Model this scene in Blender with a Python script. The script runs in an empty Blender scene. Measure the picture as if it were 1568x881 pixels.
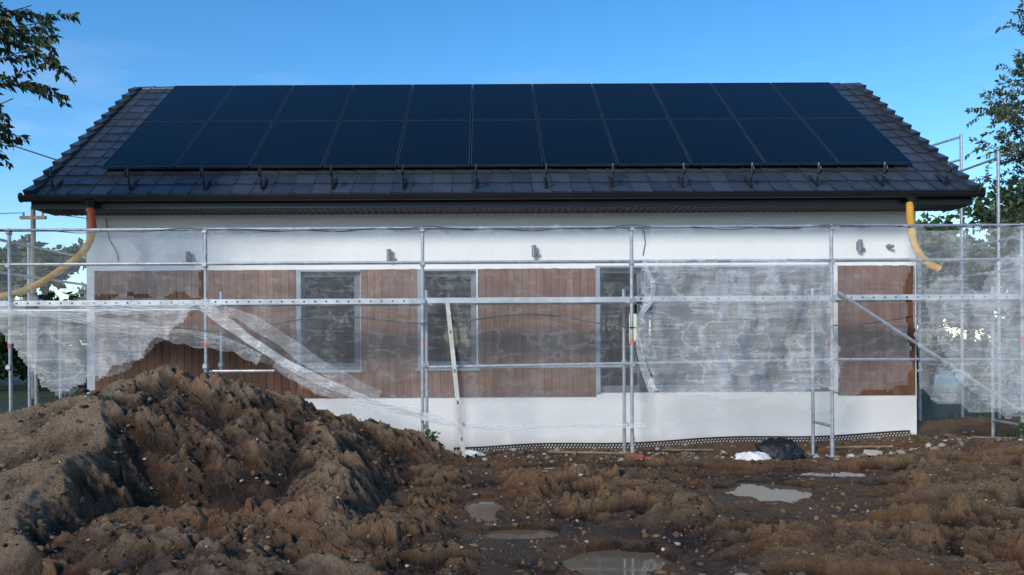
import bpy, math, random
import numpy as np
from mathutils import Vector, Matrix
random.seed(7); rng=np.random.default_rng(7)
scene=bpy.context.scene
col=scene.collection
R=math.radians

# ------------------------------------------------------------------ helpers
def sstep(a,b,x):
    t=np.clip((x-a)/(b-a),0,1); return t*t*(3-2*t)
def hsh(ix,iy,seed):
    h=(ix*374761393+iy*668265263+seed*1274126177)&0xffffffff
    h=((h^(h>>13))*1274126177)&0xffffffff
    return (h^(h>>16))/4294967296.0
def vnoise(x,y,seed=0):
    ix=np.floor(x).astype(np.int64); iy=np.floor(y).astype(np.int64)
    fx=x-ix; fy=y-iy
    fx=fx*fx*fx*(fx*(fx*6-15)+10); fy=fy*fy*fy*(fy*(fy*6-15)+10)
    a=hsh(ix,iy,seed); b=hsh(ix+1,iy,seed); c=hsh(ix,iy+1,seed); d=hsh(ix+1,iy+1,seed)
    return (a*(1-fx)+b*fx)*(1-fy)+(c*(1-fx)+d*fx)*fy
def fbm(x,y,o=4,seed=0,g=.5):
    s=0;a=.5;t=0
    for i in range(o):
        ca,sa=math.cos(i*1.1),math.sin(i*1.1)
        f=2.03**i
        s=s+a*vnoise((x*ca-y*sa)*f+i*17.3,(x*sa+y*ca)*f-i*9.1,seed+i); t+=a; a*=g
    return s/t
def ridged(x,y,o=4,seed=0):
    s=0;a=.5;t=0
    for i in range(o):
        ca,sa=math.cos(i*.9+.4),math.sin(i*.9+.4); f=2.1**i
        v=1-np.abs(2*vnoise((x*ca-y*sa)*f+i*7.3,(x*sa+y*ca)*f-i*5.1,seed+i)-1)
        s=s+a*v*v; t+=a; a*=.55
    return s/t
def clod(x,y,seed=0,e=.28):
    ix=np.floor(x).astype(np.int64); iy=np.floor(y).astype(np.int64)
    b1=np.full(np.shape(x),9.0); b2=b1.copy(); val=np.zeros(np.shape(x))
    for dx in(-1,0,1):
        for dy in(-1,0,1):
            jx=ix+dx; jy=iy+dy
            px=jx+hsh(jx,jy,seed); py=jy+hsh(jx,jy,seed+5)
            d=(x-px)**2+(y-py)**2; r=hsh(jx,jy,seed+9)
            b2=np.where(d<b1,b1,np.minimum(b2,d)); val=np.where(d<b1,r+(x-px)*(hsh(jx,jy,seed+11)-.5)*1.6+(y-py)*(hsh(jx,jy,seed+12)-.5)*1.6,val); b1=np.minimum(b1,d)
    return val*sstep(.02,e,np.sqrt(b2)-np.sqrt(b1))

class MB:
    def __init__(s): s.v=[];s.f=[];s.m=[]
    def add(s,vs,fs,mi=0):
        o=len(s.v); s.v.extend([tuple(p) for p in vs])
        for f in fs: s.f.append(tuple(i+o for i in f)); s.m.append(mi)
    def box(s,x0,x1,y0,y1,z0,z1,mi=0):
        s.add([(x0,y0,z0),(x1,y0,z0),(x1,y1,z0),(x0,y1,z0),(x0,y0,z1),(x1,y0,z1),(x1,y1,z1),(x0,y1,z1)],
              [(0,3,2,1),(4,5,6,7),(0,1,5,4),(1,2,6,5),(2,3,7,6),(3,0,4,7)],mi)
    def hexa(s,p,mi=0):
        s.add(p,[(0,3,2,1),(4,5,6,7),(0,1,5,4),(1,2,6,5),(2,3,7,6),(3,0,4,7)],mi)
    def tube(s,pts,r,n=8,mi=0):
        pts=[Vector(p) for p in pts]; k=len(pts)
        rs=r if isinstance(r,(list,tuple)) else [r]*k
        up=None; vs=[]
        for i,p in enumerate(pts):
            t=(pts[min(i+1,k-1)]-pts[max(i-1,0)])
            if t.length<1e-9: t=Vector((0,0,1))
            t.normalize()
            if up is None:
                up=Vector((0,0,1)) if abs(t.z)<.9 else Vector((0,1,0))
            up=(up-t*up.dot(t)); up.normalize(); sd=t.cross(up)
            for j in range(n):
                a=2*math.pi*j/n
                vs.append(p+(up*math.cos(a)+sd*math.sin(a))*rs[i])
        fs=[]
        for i in range(k-1):
            for j in range(n):
                a=i*n+j;b=i*n+(j+1)%n
                fs.append((a,a+n,b+n,b))
        fs.append(tuple(range(n))); fs.append(tuple((k-1)*n+j for j in reversed(range(n))))
        s.add(vs,fs,mi)
    def obj(s,name,mats,parent=None,smooth=False,bevel=0):
        me=bpy.data.meshes.new(name); me.from_pydata(s.v,[],s.f)
        for m in (mats if isinstance(mats,(list,tuple)) else [mats]): me.materials.append(m)
        me.polygons.foreach_set('material_index',s.m)
        if smooth: me.polygons.foreach_set('use_smooth',[True]*len(s.f))
        me.update(); ob=bpy.data.objects.new(name,me); col.objects.link(ob)
        if parent: ob.parent=parent
        if smooth:
            try: me.set_sharp_from_angle(angle=R(40))
            except Exception: pass
        if bevel:
            b=ob.modifiers.new('b','BEVEL'); b.width=bevel; b.segments=2; b.limit_method='ANGLE'
        return ob
def empty(name,loc=(0,0,0)):
    e=bpy.data.objects.new(name,None); e.empty_display_size=.3; col.objects.link(e); return e
def np_mesh(name,V,F,mat,parent=None,smooth=False,attr=None):
    me=bpy.data.meshes.new(name); n=F.shape[1]
    me.vertices.add(len(V)); me.vertices.foreach_set('co',V.astype(np.float32).ravel())
    me.loops.add(F.size); me.loops.foreach_set('vertex_index',F.astype(np.int32).ravel())
    me.polygons.add(len(F)); me.polygons.foreach_set('loop_start',np.arange(0,F.size,n,dtype=np.int32))
    me.polygons.foreach_set('loop_total',np.full(len(F),n,dtype=np.int32))
    if smooth: me.polygons.foreach_set('use_smooth',np.ones(len(F),dtype=bool))
    me.materials.append(mat); me.update(calc_edges=True); me.validate()
    if attr is not None:
        for k,a in attr.items():
            at=me.attributes.new(k,'FLOAT','POINT'); at.data.foreach_set('value',a.astype(np.float32).ravel())
    ob=bpy.data.objects.new(name,me); col.objects.link(ob)
    if parent: ob.parent=parent
    return ob

# ------------------------------------------------------------------ materials
class G:
    def __init__(s,name):
        s.m=bpy.data.materials.new(name); s.m.use_nodes=True; s.t=s.m.node_tree; s.t.nodes.clear()
        s.out=s.n('ShaderNodeOutputMaterial'); s.b=s.n('ShaderNodeBsdfPrincipled'); s.l(s.b.outputs[0],s.out.inputs[0])
    def n(s,t,**k):
        nd=s.t.nodes.new(t)
        for a,v in k.items():
            if a in nd.inputs: nd.inputs[a].default_value=v
            else: setattr(nd,a,v)
        return nd
    def l(s,a,b): s.t.links.new(a,b)
    def pos(s,scale=(1,1,1)):
        g=s.n('ShaderNodeNewGeometry'); m=s.n('ShaderNodeMapping'); m.inputs['Scale'].default_value=scale
        s.l(g.outputs['Position'],m.inputs[0]); return m.outputs[0]
    def noise(s,vec,scale,detail=4,rough=.6):
        n=s.n('ShaderNodeTexNoise'); n.inputs['Scale'].default_value=scale; n.inputs['Detail'].default_value=detail
        n.inputs['Roughness'].default_value=rough; s.l(vec,n.inputs['Vector']); return n.outputs['Fac']
    def ramp(s,fac,stops,interp='LINEAR'):
        r=s.n('ShaderNodeValToRGB'); r.color_ramp.interpolation=interp
        e=r.color_ramp.elements
        while len(e)<len(stops): e.new(.5)
        for i,(p,c) in enumerate(stops):
            e[i].position=p; e[i].color=(c,c,c,1) if isinstance(c,(int,float)) else (*c,1)
        s.l(fac,r.inputs[0]); return r.outputs[0]
    def mix(s,f,a,b,mode='MIX'):
        m=s.n('ShaderNodeMix',data_type='RGBA',blend_type=mode)
        for sock,v in((m.inputs[0],f),(m.inputs[6],a),(m.inputs[7],b)):
            if hasattr(v,'is_output'): s.l(v,sock)
            elif isinstance(v,tuple): sock.default_value=(*v,1)
            else: sock.default_value=v
        return m.outputs[2]
    def math(s,op,a,b=0.0,clamp=False):
        m=s.n('ShaderNodeMath',operation=op,use_clamp=clamp)
        for i,v in enumerate((a,b)):
            if hasattr(v,'is_output'): s.l(v,m.inputs[i])
            else: m.inputs[i].default_value=v
        return m.outputs[0]
    def bump(s,h,strength=.3,dist=.01):
        b=s.n('ShaderNodeBump'); b.inputs['Strength'].default_value=strength; b.inputs['Distance'].default_value=dist
        s.l(h,b.inputs['Height']); s.l(b.outputs[0],s.b.inputs['Normal'])
    def base(s,c):
        if isinstance(c,tuple): s.b.inputs['Base Color'].default_value=(*c,1)
        else: s.l(c,s.b.inputs['Base Color'])
    def rough(s,r):
        if hasattr(r,'is_output'): s.l(r,s.b.inputs['Roughness'])
        else: s.b.inputs['Roughness'].default_value=r
    def island(s): return s.n('ShaderNodeNewGeometry').outputs['Random Per Island']
def simple(name,c,rough=.6,metal=0,var=.25,scale=6,bump=0):
    g=G(name); n=g.noise(g.pos(),scale,5)
    lo=tuple(x*(1-var) for x in c); hi=tuple(min(1,x*(1+var)) for x in c)
    g.base(g.ramp(n,[(.3,lo),(.7,hi)])); g.rough(rough); g.b.inputs['Metallic'].default_value=metal
    if bump: g.bump(g.noise(g.pos(),scale*12,3),bump,.005)
    return g.m

g=G('white_plaster'); p=g.pos()
c=g.ramp(g.noise(p,1.3,6),[(.3,(.80,.80,.79)),(.7,(.87,.87,.86))])
sp=g.n('ShaderNodeSeparateXYZ'); g.l(p,sp.inputs[0])
low=g.math('MULTIPLY',g.ramp(g.math('ADD',sp.outputs[2],g.math('MULTIPLY',g.noise(p,3,5),.35)),[(.15,1.0),(.42,0.0)]),.5)
c=g.mix(low,c,(.42,.36,.29)); g.base(c); g.rough(.9); g.bump(g.noise(p,90,3),.25,.004); M_plaster=g.m
g=G('wood_cladding'); isl=g.island(); pv=g.pos((1,1,.06))
gr=g.noise(pv,38,6,.65); gr2=g.noise(g.pos((1,1,.25)),7,4)
c=g.ramp(isl,[(0,(.14,.057,.027)),(.5,(.19,.081,.04)),(1,(.25,.117,.06))])
c=g.mix(g.ramp(gr,[(.35,.75),(.65,0.0)]),c,(.075,.03,.015)); c=g.mix(g.ramp(gr2,[(.4,.0),(.75,.35)]),c,(.30,.16,.09))
g.base(c); g.rough(.6); g.bump(gr,.3,.004); M_wood=g.m
g=G('roof_tile'); isl=g.island(); n=g.noise(g.pos(),5,5)
c=g.ramp(isl,[(0,(.026,.031,.040)),(1,(.046,.054,.068))]); c=g.mix(g.ramp(n,[(.5,0.0),(.8,.4)]),c,(.085,.095,.11))
g.base(c); g.rough(.36); g.bump(g.noise(g.pos(),60,3),.15,.003); M_tile=g.m
M_black=simple('black_coated_metal',(.010,.011,.013),.4,0,.3,3)
M_soffit=simple('soffit_dark',(.05,.05,.052),.6,0,.2,3)
g=G('solar_glass'); g.base((.0035,.0045,.0085)); g.rough(g.ramp(g.noise(g.pos(),1.2,4),[(.3,.1),(.7,.22)]))
g.b.inputs['IOR'].default_value=1.30; M_solar=g.m
M_pframe=simple('panel_frame',(.05,.056,.07),.35,.5)
g=G('galvanised_steel'); n=g.noise(g.pos(),14,5)
g.base(g.ramp(n,[(.3,(.27,.30,.33)),(.7,(.50,.53,.56))])); g.rough(.45); g.b.inputs['Metallic'].default_value=.45; M_zinc=g.m
M_deck=simple('deck_plate',(.48,.52,.55),.55,.3,.3,4)
M_orange=simple('orange_pvc',(.62,.09,.02),.4)
M_redlabel=simple('red_label',(.6,.08,.04),.5)
M_yellow=simple('yellow_hose',(.66,.34,.04),.45,0,.15,5)
M_frame=simple('window_frame_grey',(.12,.145,.18),.45,0,.1)
M_frameL=simple('window_reveal_light',(.27,.32,.38),.5,0,.1)
M_room=simple('room_wall',(.12,.12,.12),.9)
M_floor=simple('room_floor',(.07,.07,.065),.9)
M_holes=simple('hole_dark',(.02,.02,.02),.9)
M_lamp=simple('lamp_grey',(.16,.17,.18),.4,.3)
M_white=simple('white_plastic',(.7,.7,.68),.6,0,.2,9)
M_cable=simple('cable_black',(.012,.012,.012),.5)
g=G('window_glass'); g.t.nodes.remove(g.b)
tr=g.n('ShaderNodeBsdfTransparent'); tr.inputs[0].default_value=(.40,.46,.5,1)
gl=g.n('ShaderNodeBsdfGlossy'); gl.inputs['Roughness'].default_value=.02; gl.inputs[0].default_value=(.9,.95,1,1)
fr=g.n('ShaderNodeFresnel'); fr.inputs[0].default_value=1.55
nb=g.n('ShaderNodeBump'); nb.inputs['Strength'].default_value=.06; nb.inputs['Distance'].default_value=.05
g.l(g.noise(g.pos(),1.5,2),nb.inputs['Height']); g.l(nb.outputs[0],gl.inputs['Normal'])
f2=g.math('MULTIPLY',fr.outputs[0],1.6,True)
mx=g.n('ShaderNodeMixShader'); g.l(f2,mx.inputs[0]); g.l(tr.outputs[0],mx.inputs[1]); g.l(gl.outputs[0],mx.inputs[2]); g.l(mx.outputs[0],g.out.inputs[0]); M_glass=g.m

def netmat(name,lo,hi,tint=(.90,.92,.94)):
    g=G(name); g.t.nodes.remove(g.b)
    tr=g.n('ShaderNodeBsdfTransparent'); df=g.n('ShaderNodeBsdfDiffuse'); tl=g.n('ShaderNodeBsdfTranslucent')
    df.inputs[0].default_value=(*tint,1); tl.inputs[0].default_value=(*tint,1)
    a=g.n('ShaderNodeMixShader'); a.inputs[0].default_value=.18; g.l(df.outputs[0],a.inputs[1]); g.l(tl.outputs[0],a.inputs[2])
    n1=g.noise(g.pos((2.2,1,.8)),1.6,6,.7); n2=g.noise(g.pos((.3,1,10)),3,4,.7)
    rot=g.n('ShaderNodeMapping'); rot.inputs['Rotation'].default_value=(0,R(52),0); rot.inputs['Scale'].default_value=(.5,1,7)
    g.l(g.pos(),rot.inputs[0]); n3=g.noise(rot.outputs[0],2.5,4,.75)
    # crease lines: thin bright folds
    cw=g.n('ShaderNodeTexNoise'); cw.inputs['Scale'].default_value=2.3; cw.inputs['Detail'].default_value=4; g.l(g.pos((1,1,1.8)),cw.inputs['Vector'])
    crs=g.ramp(g.math('ABSOLUTE',g.math('SUBTRACT',cw.outputs['Fac'],.5)),[(0.0,1.0),(.012,.35),(.035,0.0)])
    h=g.math('ADD',g.math('ADD',g.math('MULTIPLY',n1,.45),g.math('MULTIPLY',n2,.25)),g.math('MULTIPLY',n3,.3))
    h=g.math('ADD',h,g.math('MULTIPLY',crs,.14))
    f=g.ramp(h,[(.38,lo),(.5,(lo*.7+hi*.3)),(.64,hi)])
    ho=g.ramp(g.noise(g.pos(),5.5,3,.8),[(.24,0.0),(.26,1.0)])
    f=g.math('MULTIPLY',f,ho)
    mx=g.n('ShaderNodeMixShader'); g.l(f,mx.inputs[0]); g.l(tr.outputs[0],mx.inputs[1]); g.l(a.outputs[0],mx.inputs[2]); g.l(mx.outputs[0],g.out.inputs[0]); return g.m
M_net=netmat('net_light',.06,.20); M_netm=netmat('net_medium',.11,.38); M_netd=netmat('net_dense',.15,.50); M_netf=netmat('net_fold',.22,.8)

def earth(name,dark,mid,dry_lit,orange,far=False):
    g=G(name); p=g.pos(); at=g.n('ShaderNodeAttribute',attribute_name='dry_lit').outputs['Fac']
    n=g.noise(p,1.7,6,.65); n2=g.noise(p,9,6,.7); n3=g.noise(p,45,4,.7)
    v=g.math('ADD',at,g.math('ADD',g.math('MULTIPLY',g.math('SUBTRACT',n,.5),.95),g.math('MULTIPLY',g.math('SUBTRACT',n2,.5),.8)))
    c=g.ramp(v,[(.10,dark),(.48,mid),(.98,dry_lit)])
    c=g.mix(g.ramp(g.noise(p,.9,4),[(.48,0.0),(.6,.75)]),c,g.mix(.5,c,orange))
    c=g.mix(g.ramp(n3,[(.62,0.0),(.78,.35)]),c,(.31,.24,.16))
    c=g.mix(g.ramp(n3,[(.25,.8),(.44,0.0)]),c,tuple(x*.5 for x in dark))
    if far:
        sp=g.n('ShaderNodeSeparateXYZ'); g.l(p,sp.inputs[0])
        fy=g.ramp(g.math('MULTIPLY',g.math('ADD',g.math('ABSOLUTE',g.math('SUBTRACT',sp.outputs[1],4.0)),g.math('MULTIPLY',n,6)),.02),[(.32,0.0),(.40,1.0)])
        gc=g.ramp(n,[(.3,(.025,.04,.014)),(.7,(.06,.085,.03))]); c=g.mix(fy,c,gc)
    g.base(c); g.rough(g.ramp(v,[(.15,.34),(.5,.85)]))
    vo=g.n('ShaderNodeTexVoronoi'); vo.inputs['Scale'].default_value=30; g.l(p,vo.inputs['Vector'])
    vo2=g.n('ShaderNodeTexVoronoi'); vo2.inputs['Scale'].default_value=75; g.l(p,vo2.inputs['Vector'])
    h=g.math('ADD',g.math('MULTIPLY',g.noise(p,13,10,.82),1.3),g.math('MULTIPLY',vo.outputs['Distance'],-.4))
    h=g.math('ADD',h,g.math('MULTIPLY',vo2.outputs['Distance'],-.2))
    g.bump(h,1.0,.06); return g.m
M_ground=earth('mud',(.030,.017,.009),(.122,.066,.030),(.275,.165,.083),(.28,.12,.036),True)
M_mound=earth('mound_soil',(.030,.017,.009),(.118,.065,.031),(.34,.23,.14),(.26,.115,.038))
g=G('puddle_water'); g.base((.15,.11,.07)); g.rough(.03); g.b.inputs['IOR'].default_value=1.4
g.bump(g.noise(g.pos(),6,2),.03,.01); M_water=g.m
g=G('gravel_stone'); g.base(g.ramp(g.island(),[(0,(.08,.052,.034)),(.55,(.16,.115,.08)),(.88,(.29,.25,.2)),(1,(.52,.5,.47))])); g.rough(.85); M_stone=g.m
def leafmat(name,a,b,c2):
    g=G(name); c=g.ramp(g.island(),[(0,a),(.6,b),(1,c2)]); g.base(c); g.rough(.5)
    tl=g.n('ShaderNodeBsdfTranslucent'); g.l(c,tl.inputs[0]); mx=g.n('ShaderNodeMixShader'); mx.inputs[0].default_value=.3
    g.l(g.b.outputs[0],mx.inputs[1]); g.l(tl.outputs[0],mx.inputs[2]); g.l(mx.outputs[0],g.out.inputs[0]); return g.m
M_leafL=leafmat('leaf_dark',(.018,.035,.012),(.035,.062,.02),(.07,.11,.035))
M_leafR=leafmat('leaf_grey_green',(.06,.085,.042),(.115,.15,.075),(.20,.23,.14))
M_leafB=leafmat('leaf_far',(.03,.06,.018),(.07,.115,.035),(.12,.17,.06))
M_weed=leafmat('leaf_weed',(.05,.085,.02),(.08,.13,.035),(.13,.18,.06))
M_bark=simple('bark',(.09,.07,.055),.9,0,.4,10,.5)
M_pole=simple('weathered_pole',(.20,.17,.14),.9)
g=G('black_bag'); g.base((.013,.014,.017)); g.rough(.3); g.bump(g.noise(g.pos(),14,5,.7),.8,.03); M_bag=g.m
M_brick=simple('brick_red',(.26,.09,.05),.9,0,.3,20,.5)
M_board=simple('pale_board',(.5,.47,.42),.8,0,.3,8)
M_timber=simple('dirty_timber',(.20,.15,.10),.9,0,.3,8)

# ------------------------------------------------------------------ terrain
PUD=[(3.15,8.9,.66,.60,-.06),(.98,6.25,.60,.50,-.10),(-.02,7.95,.2,.6,-.03),(4.25,9.75,.4,.25,-.01),(.85,10.2,.8,.3,.0),(.3,7.0,.34,.25,-.06),(2.5,7.15,.3,.16,-.05)]
def Hg(x,y):
    rm=(1-sstep(11.7,12.4,y))*sstep(-14,-9,x)*(1-sstep(11,16,x))*sstep(-4,2,y)
    wx=x+.7*(fbm(x*.9,y*.9,5,11,.6)-.5); wy=y+.7*(fbm(x*.9,y*.9,5,23,.6)-.5)
    z=.20*(fbm(wx*.5,wy*.7,3,1)-.5)
    t=fbm(wx*.5,wy*1.2,6,3,.55); z=z+.12*sstep(.487,.512,t)
    t=fbm(wx*1.1,wy*2.2,6,43,.55); z=z+.065*sstep(.50,.522,t)
    z=z+(ridged(wx*1.1,wy*1.7,4,5)-.4)*.07
    a=fbm(x*.9,y*.9,3,15); am=sstep(.42,.56,a)
    jx=x+.16*(fbm(x*5,y*5,3,101)-.5); jy=y+.16*(fbm(x*5,y*5,3,107)-.5)
    z=z+(clod(jx*3.4,jy*4.2,7,.14)-.4)*.065*am+(clod(jx*7,jy*8,8,.2)-.4)*.045*(.2+am)+(clod(jx*15,jy*16,18,.25)-.4)*.022
    z=z+(fbm(x*7,y*7,5,9,.65)-.5)*.085
    z=z*(.3+.7*(1-sstep(9.9,11.4,y)))-.03-.05*(1-sstep(5,7,y))
    # parallel digger-track ruts running left-right
    ty=y-.12*x-7.55; z=z-.06*sstep(-.6,.6,x)*(np.exp(-(ty/.13)**2)+np.exp(-((ty-.75)/.13)**2))*(.6+.4*np.sin(x*21))
    z=z+.20*sstep(5.2,7.2,x)*sstep(9.5,11,y)+.16*np.exp(-((x-5.9)/1.2)**2-((y-8.1)/.35)**2)
    wb=-.06+.03*np.clip(x,0,8)+.02*np.sin(x*2.1)
    far=-.06+.04*fbm(x*.3,y*.3,3,2); k=1-sstep(13,15,y)
    side=.16*sstep(6.9,7.6,x)*sstep(12,12.6,y)*(1-sstep(14,16,y))*fbm(x*2,y*2,4,55)*2
    z=z*rm+(1-rm)*(wb*k*(y>8)+far*(1-k*(y>8))+side)+(1-sstep(12,12.4,y))*sstep(11.2,11.8,y)*.03*(clod(x*7,y*7,88)-.3)
    for (cx,cy,rx,ry,l) in PUD:
        r0=np.sqrt(((x-cx)/rx)**2+((y-cy)/ry)**2); r=r0+.8*(fbm(x*3.5,y*3.5,4,31)-.5)
        dr=np.sqrt(((x-cx)/(rx*1.15))**2+((y-cy+ry*.5)/(ry*1.9))**2)
        fl=1-sstep(.9,1.9,dr); z=z*(1-fl)+(l+.018+.22*(z-l))*fl
        m=1-sstep(.78,1.02,r); z=z*(1-m)+(l-.04)*m
    return z
def ridge(x,y,pts,slope):
    best=np.full(np.shape(x),-9.0)
    for (a,b) in zip(pts[:-1],pts[1:]):
        dx,dy=b[0]-a[0],b[1]-a[1]; L=dx*dx+dy*dy
        t=np.clip(((x-a[0])*dx+(y-a[1])*dy)/L,0,1)
        d=np.sqrt((x-a[0]-t*dx)**2+(y-a[1]-t*dy)**2)
        best=np.maximum(best,a[2]+(b[2]-a[2])*t-slope*(np.sqrt(d*d+.01)-.1))
    return best
def smax(a,b,k=.08):
    h=np.clip(.5+.5*(a-b)/k,0,1); return b*(1-h)+a*h+k*h*(1-h)
def Hm(x,y):
    wx=x+.30*(fbm(x*1.3,y*1.3,5,61,.6)-.5); wy=y+.30*(fbm(x*1.3,y*1.3,5,67,.6)-.5)
    m=ridge(wx,wy,[(-8,8.4,.45),(-6,8.5,.68),(-4.9,8.7,.92),(-4.1,8.9,1.12),(-3.1,9.3,1.20),(-2.3,9.75,.95),(-1.25,10.4,.45),(-.5,10.6,.18)],.64)
    cy=8.75-wy; sx=-4.02+.20*np.maximum(cy,0)+.12*np.sin(wy*2.7); h=1.12-.30*np.maximum(cy,0)-.05*np.sin(np.maximum(cy,0)*1.2)
    left=h-.17*(sx-wx)-.03*(sx-wx)**2; rightf=h-1.1*(wx-sx)
    sp=np.where(wx<sx,left,rightf)-.66*np.maximum(-cy,0)
    m=smax(m,sp,.02)
    m=smax(m,ridge(wx,wy,[(-2.1,9.3,.66),(-1.62,8.1,.50),(-1.45,7.1,.32),(-1.1,6.3,.05)],.8),.02)
    m=smax(m,ridge(wx,wy,[(-2.9,6.0,.22),(-1.9,5.6,.24),(-.9,5.5,.10)],.45),.04)
    k=sstep(-.12,.3,m); right=sstep(.02,.2,wx-sx)
    gx=x*.75+y*.65; gy=(y-x)
    m=m+k*right*((ridged(gx*2.6,gy*.5,4,81)-.4)*.09+.06*sstep(.5,.52,fbm(wx*1.7,wy*2.4,5,83,.55)))
    jx=x+.14*(fbm(x*5,y*5,3,111)-.5); jy=y+.14*(fbm(x*5,y*5,3,117)-.5)
    m=m+k*((fbm(wx*1.6,wy*1.6,4,71)-.5)*.20*(.3+right*.7)+(clod(jx*3.8,jy*3.8,73,.14)-.4)*.075*right*sstep(.42,.55,fbm(x,y,3,75)))
    m=m+k*((fbm(x*7,y*7,5,77,.65)-.5)*(.05+.05*right)+(clod(jx*8,jy*8,78,.2)-.4)*.035*(.2+.8*right)+(clod(jx*16,jy*16,79)-.4)*.018)
    return m
def blur(A,k):
    for ax in(0,1):
        c=np.cumsum(np.concatenate([np.repeat(np.take(A,[0],ax),k+1,ax),A,np.repeat(np.take(A,[-1],ax),k,ax)],ax),ax)
        n=A.shape[ax]; A=(np.take(c,range(2*k+1,2*k+1+n),ax)-np.take(c,range(0,n),ax))/(2*k+1)
    return A
def gridF(nx,ny):
    i=np.arange(nx*ny).reshape(ny,nx)
    return np.stack([i[:-1,:-1],i[:-1,1:],i[1:,1:],i[1:,:-1]],-1).reshape(-1,4)
ex=np.geomspace(.05,900,34)
xs=np.concatenate([-7.8-ex[::-1],np.arange(-7.8,9.2,.018),9.2+ex]); ys=np.concatenate([4.0-ex[::-1],np.arange(4.0,12.7,.018),12.7+ex])
X,Y=np.meshgrid(xs,ys); Z=Hg(X,Y)
dry_lit=.42+(Z-blur(Z,10))*5.5+(Z-blur(Z,34))*2.4
dry_lit=dry_lit+.08*(X>3)*sstep(3,6,X)
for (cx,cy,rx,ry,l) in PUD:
    dry_lit=dry_lit-.4*np.exp(-(((X-cx)/rx/1.6)**2+((Y-cy)/ry/1.6)**2))
ground=np_mesh('ground',np.stack([X,Y,Z],-1).reshape(-1,3),gridF(len(xs),len(ys)),M_ground,None,True,{'dry_lit':np.clip(dry_lit,0,1)})
mx_=np.arange(-8.2,-.0,.017); my_=np.arange(4.0,11.2,.017); X,Y=np.meshgrid(mx_,my_)
Mh=Hm(X,Y); Gz=blur(Hg(X,Y),7)
Z=Gz+Mh-.03
dry_lit=.30+(Z-blur(Z,11))*5.0+(Z-blur(Z,40))*1.8+.42*(1-sstep(-.05,.15,X-(-4.02+.20*np.maximum(8.75-Y,0))))+.1*sstep(.9,1.25,Z)  # slope left of spur painted paler as sunlit, on top of drier soil
F=gridF(len(mx_),len(my_)); keep=(Mh.ravel()[F]>-.12).any(1); F=F[keep]
used=np.unique(F); rm_=np.full(Mh.size,-1); rm_[used]=np.arange(len(used))
np_mesh('dirt_mound',np.stack([X,Y,Z],-1).reshape(-1,3)[used],rm_[F],M_mound,None,True,{'dry_lit':np.clip(dry_lit,0,1).ravel()[used]})
def Hsurf(x,y):
    x=np.asarray(x,float);y=np.asarray(y,float); a=Hg(x,y); return np.maximum(a,a+Hm(x,y)-.03)
def hs(x,y): return float(Hsurf(np.array([x]),np.array([y]))[0])
for (cx,cy,rx,ry,l) in PUD:
    mb=MB(); n=40; vs=[(cx,cy,l)]
    for i in range(n):
        a=2*math.pi*i/n; k=1.12+.10*math.sin(3*a+cx)+.08*math.sin(5*a)
        vs.append((cx+rx*k*math.cos(a),cy+ry*k*math.sin(a),l))
    mb.add(vs,[(0,1+i,1+(i+1)%n) for i in range(n)]); mb.obj('puddle',M_water)

import bmesh
bm=bmesh.new(); bmesh.ops.create_icosphere(bm,subdivisions=1,radius=1); bm.verts.ensure_lookup_table()
IV=np.array([v.co[:] for v in bm.verts]); IF=np.array([[v.index for v in f.verts] for f in bm.faces]); bm.free()
def stones(name,px,py,sz,mat,sink=.2):
    n=len(px); pz=Hsurf(px,py)
    V=IV[None]*(1+rng.uniform(-.4,.4,(n,len(IV),1)))
    ax=rng.uniform(.5,1.5,(n,1,3)); ax[:,:,2]*=.6; V=V*ax
    a=rng.uniform(0,6.28,n); ca,sa=np.cos(a)[:,None],np.sin(a)[:,None]
    V=np.stack([V[...,0]*ca-V[...,1]*sa,V[...,0]*sa+V[...,1]*ca,V[...,2]],-1)*sz[:,None,None]
    V=V+np.stack([px,py,pz+sz*sink],-1)[:,None]
    F=(IF[None]+(np.arange(n)*len(IV))[:,None,None]).reshape(-1,3)
    return np_mesh(name,V.reshape(-1,3),F,mat)
n=10000; py=4.5+7.6*rng.random(n)**.8; px=(rng.random(n)*1.36-.65)*py*1.0
sz=.005+.015*rng.random(n)**6
dens=fbm(px*1.2,py*1.2,3,90); k=(dens>.47)|(px<-3.6)
stones('gravel',px[k],py[k],sz[k],M_stone)
n=1500; px=rng.uniform(-1.7,8.8,n); py=rng.uniform(10.6,12.35,n); stones('rubble',px,py,.010+.05*rng.random(n)**5,M_stone)
n=60; px=rng.uniform(-4.5,6,n); py=rng.uniform(5.2,10.5,n); stones('stones',px,py,.018+.03*rng.random(n)**3,M_stone,.0)
n=7000; py=4.6+6.6*rng.random(n); px=(rng.random(n)*1.36-.65)*py; sz=.008+.034*rng.random(n)**5
g=G('clod_soil'); g.base(g.ramp(g.island(),[(0,(.045,.025,.013)),(.6,(.12,.065,.031)),(1,(.21,.125,.06))])); g.rough(.95); g.bump(g.noise(g.pos(),60,4),.7,.01)
stones('soil_clods',px,py,sz,g.m,.0)

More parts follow.
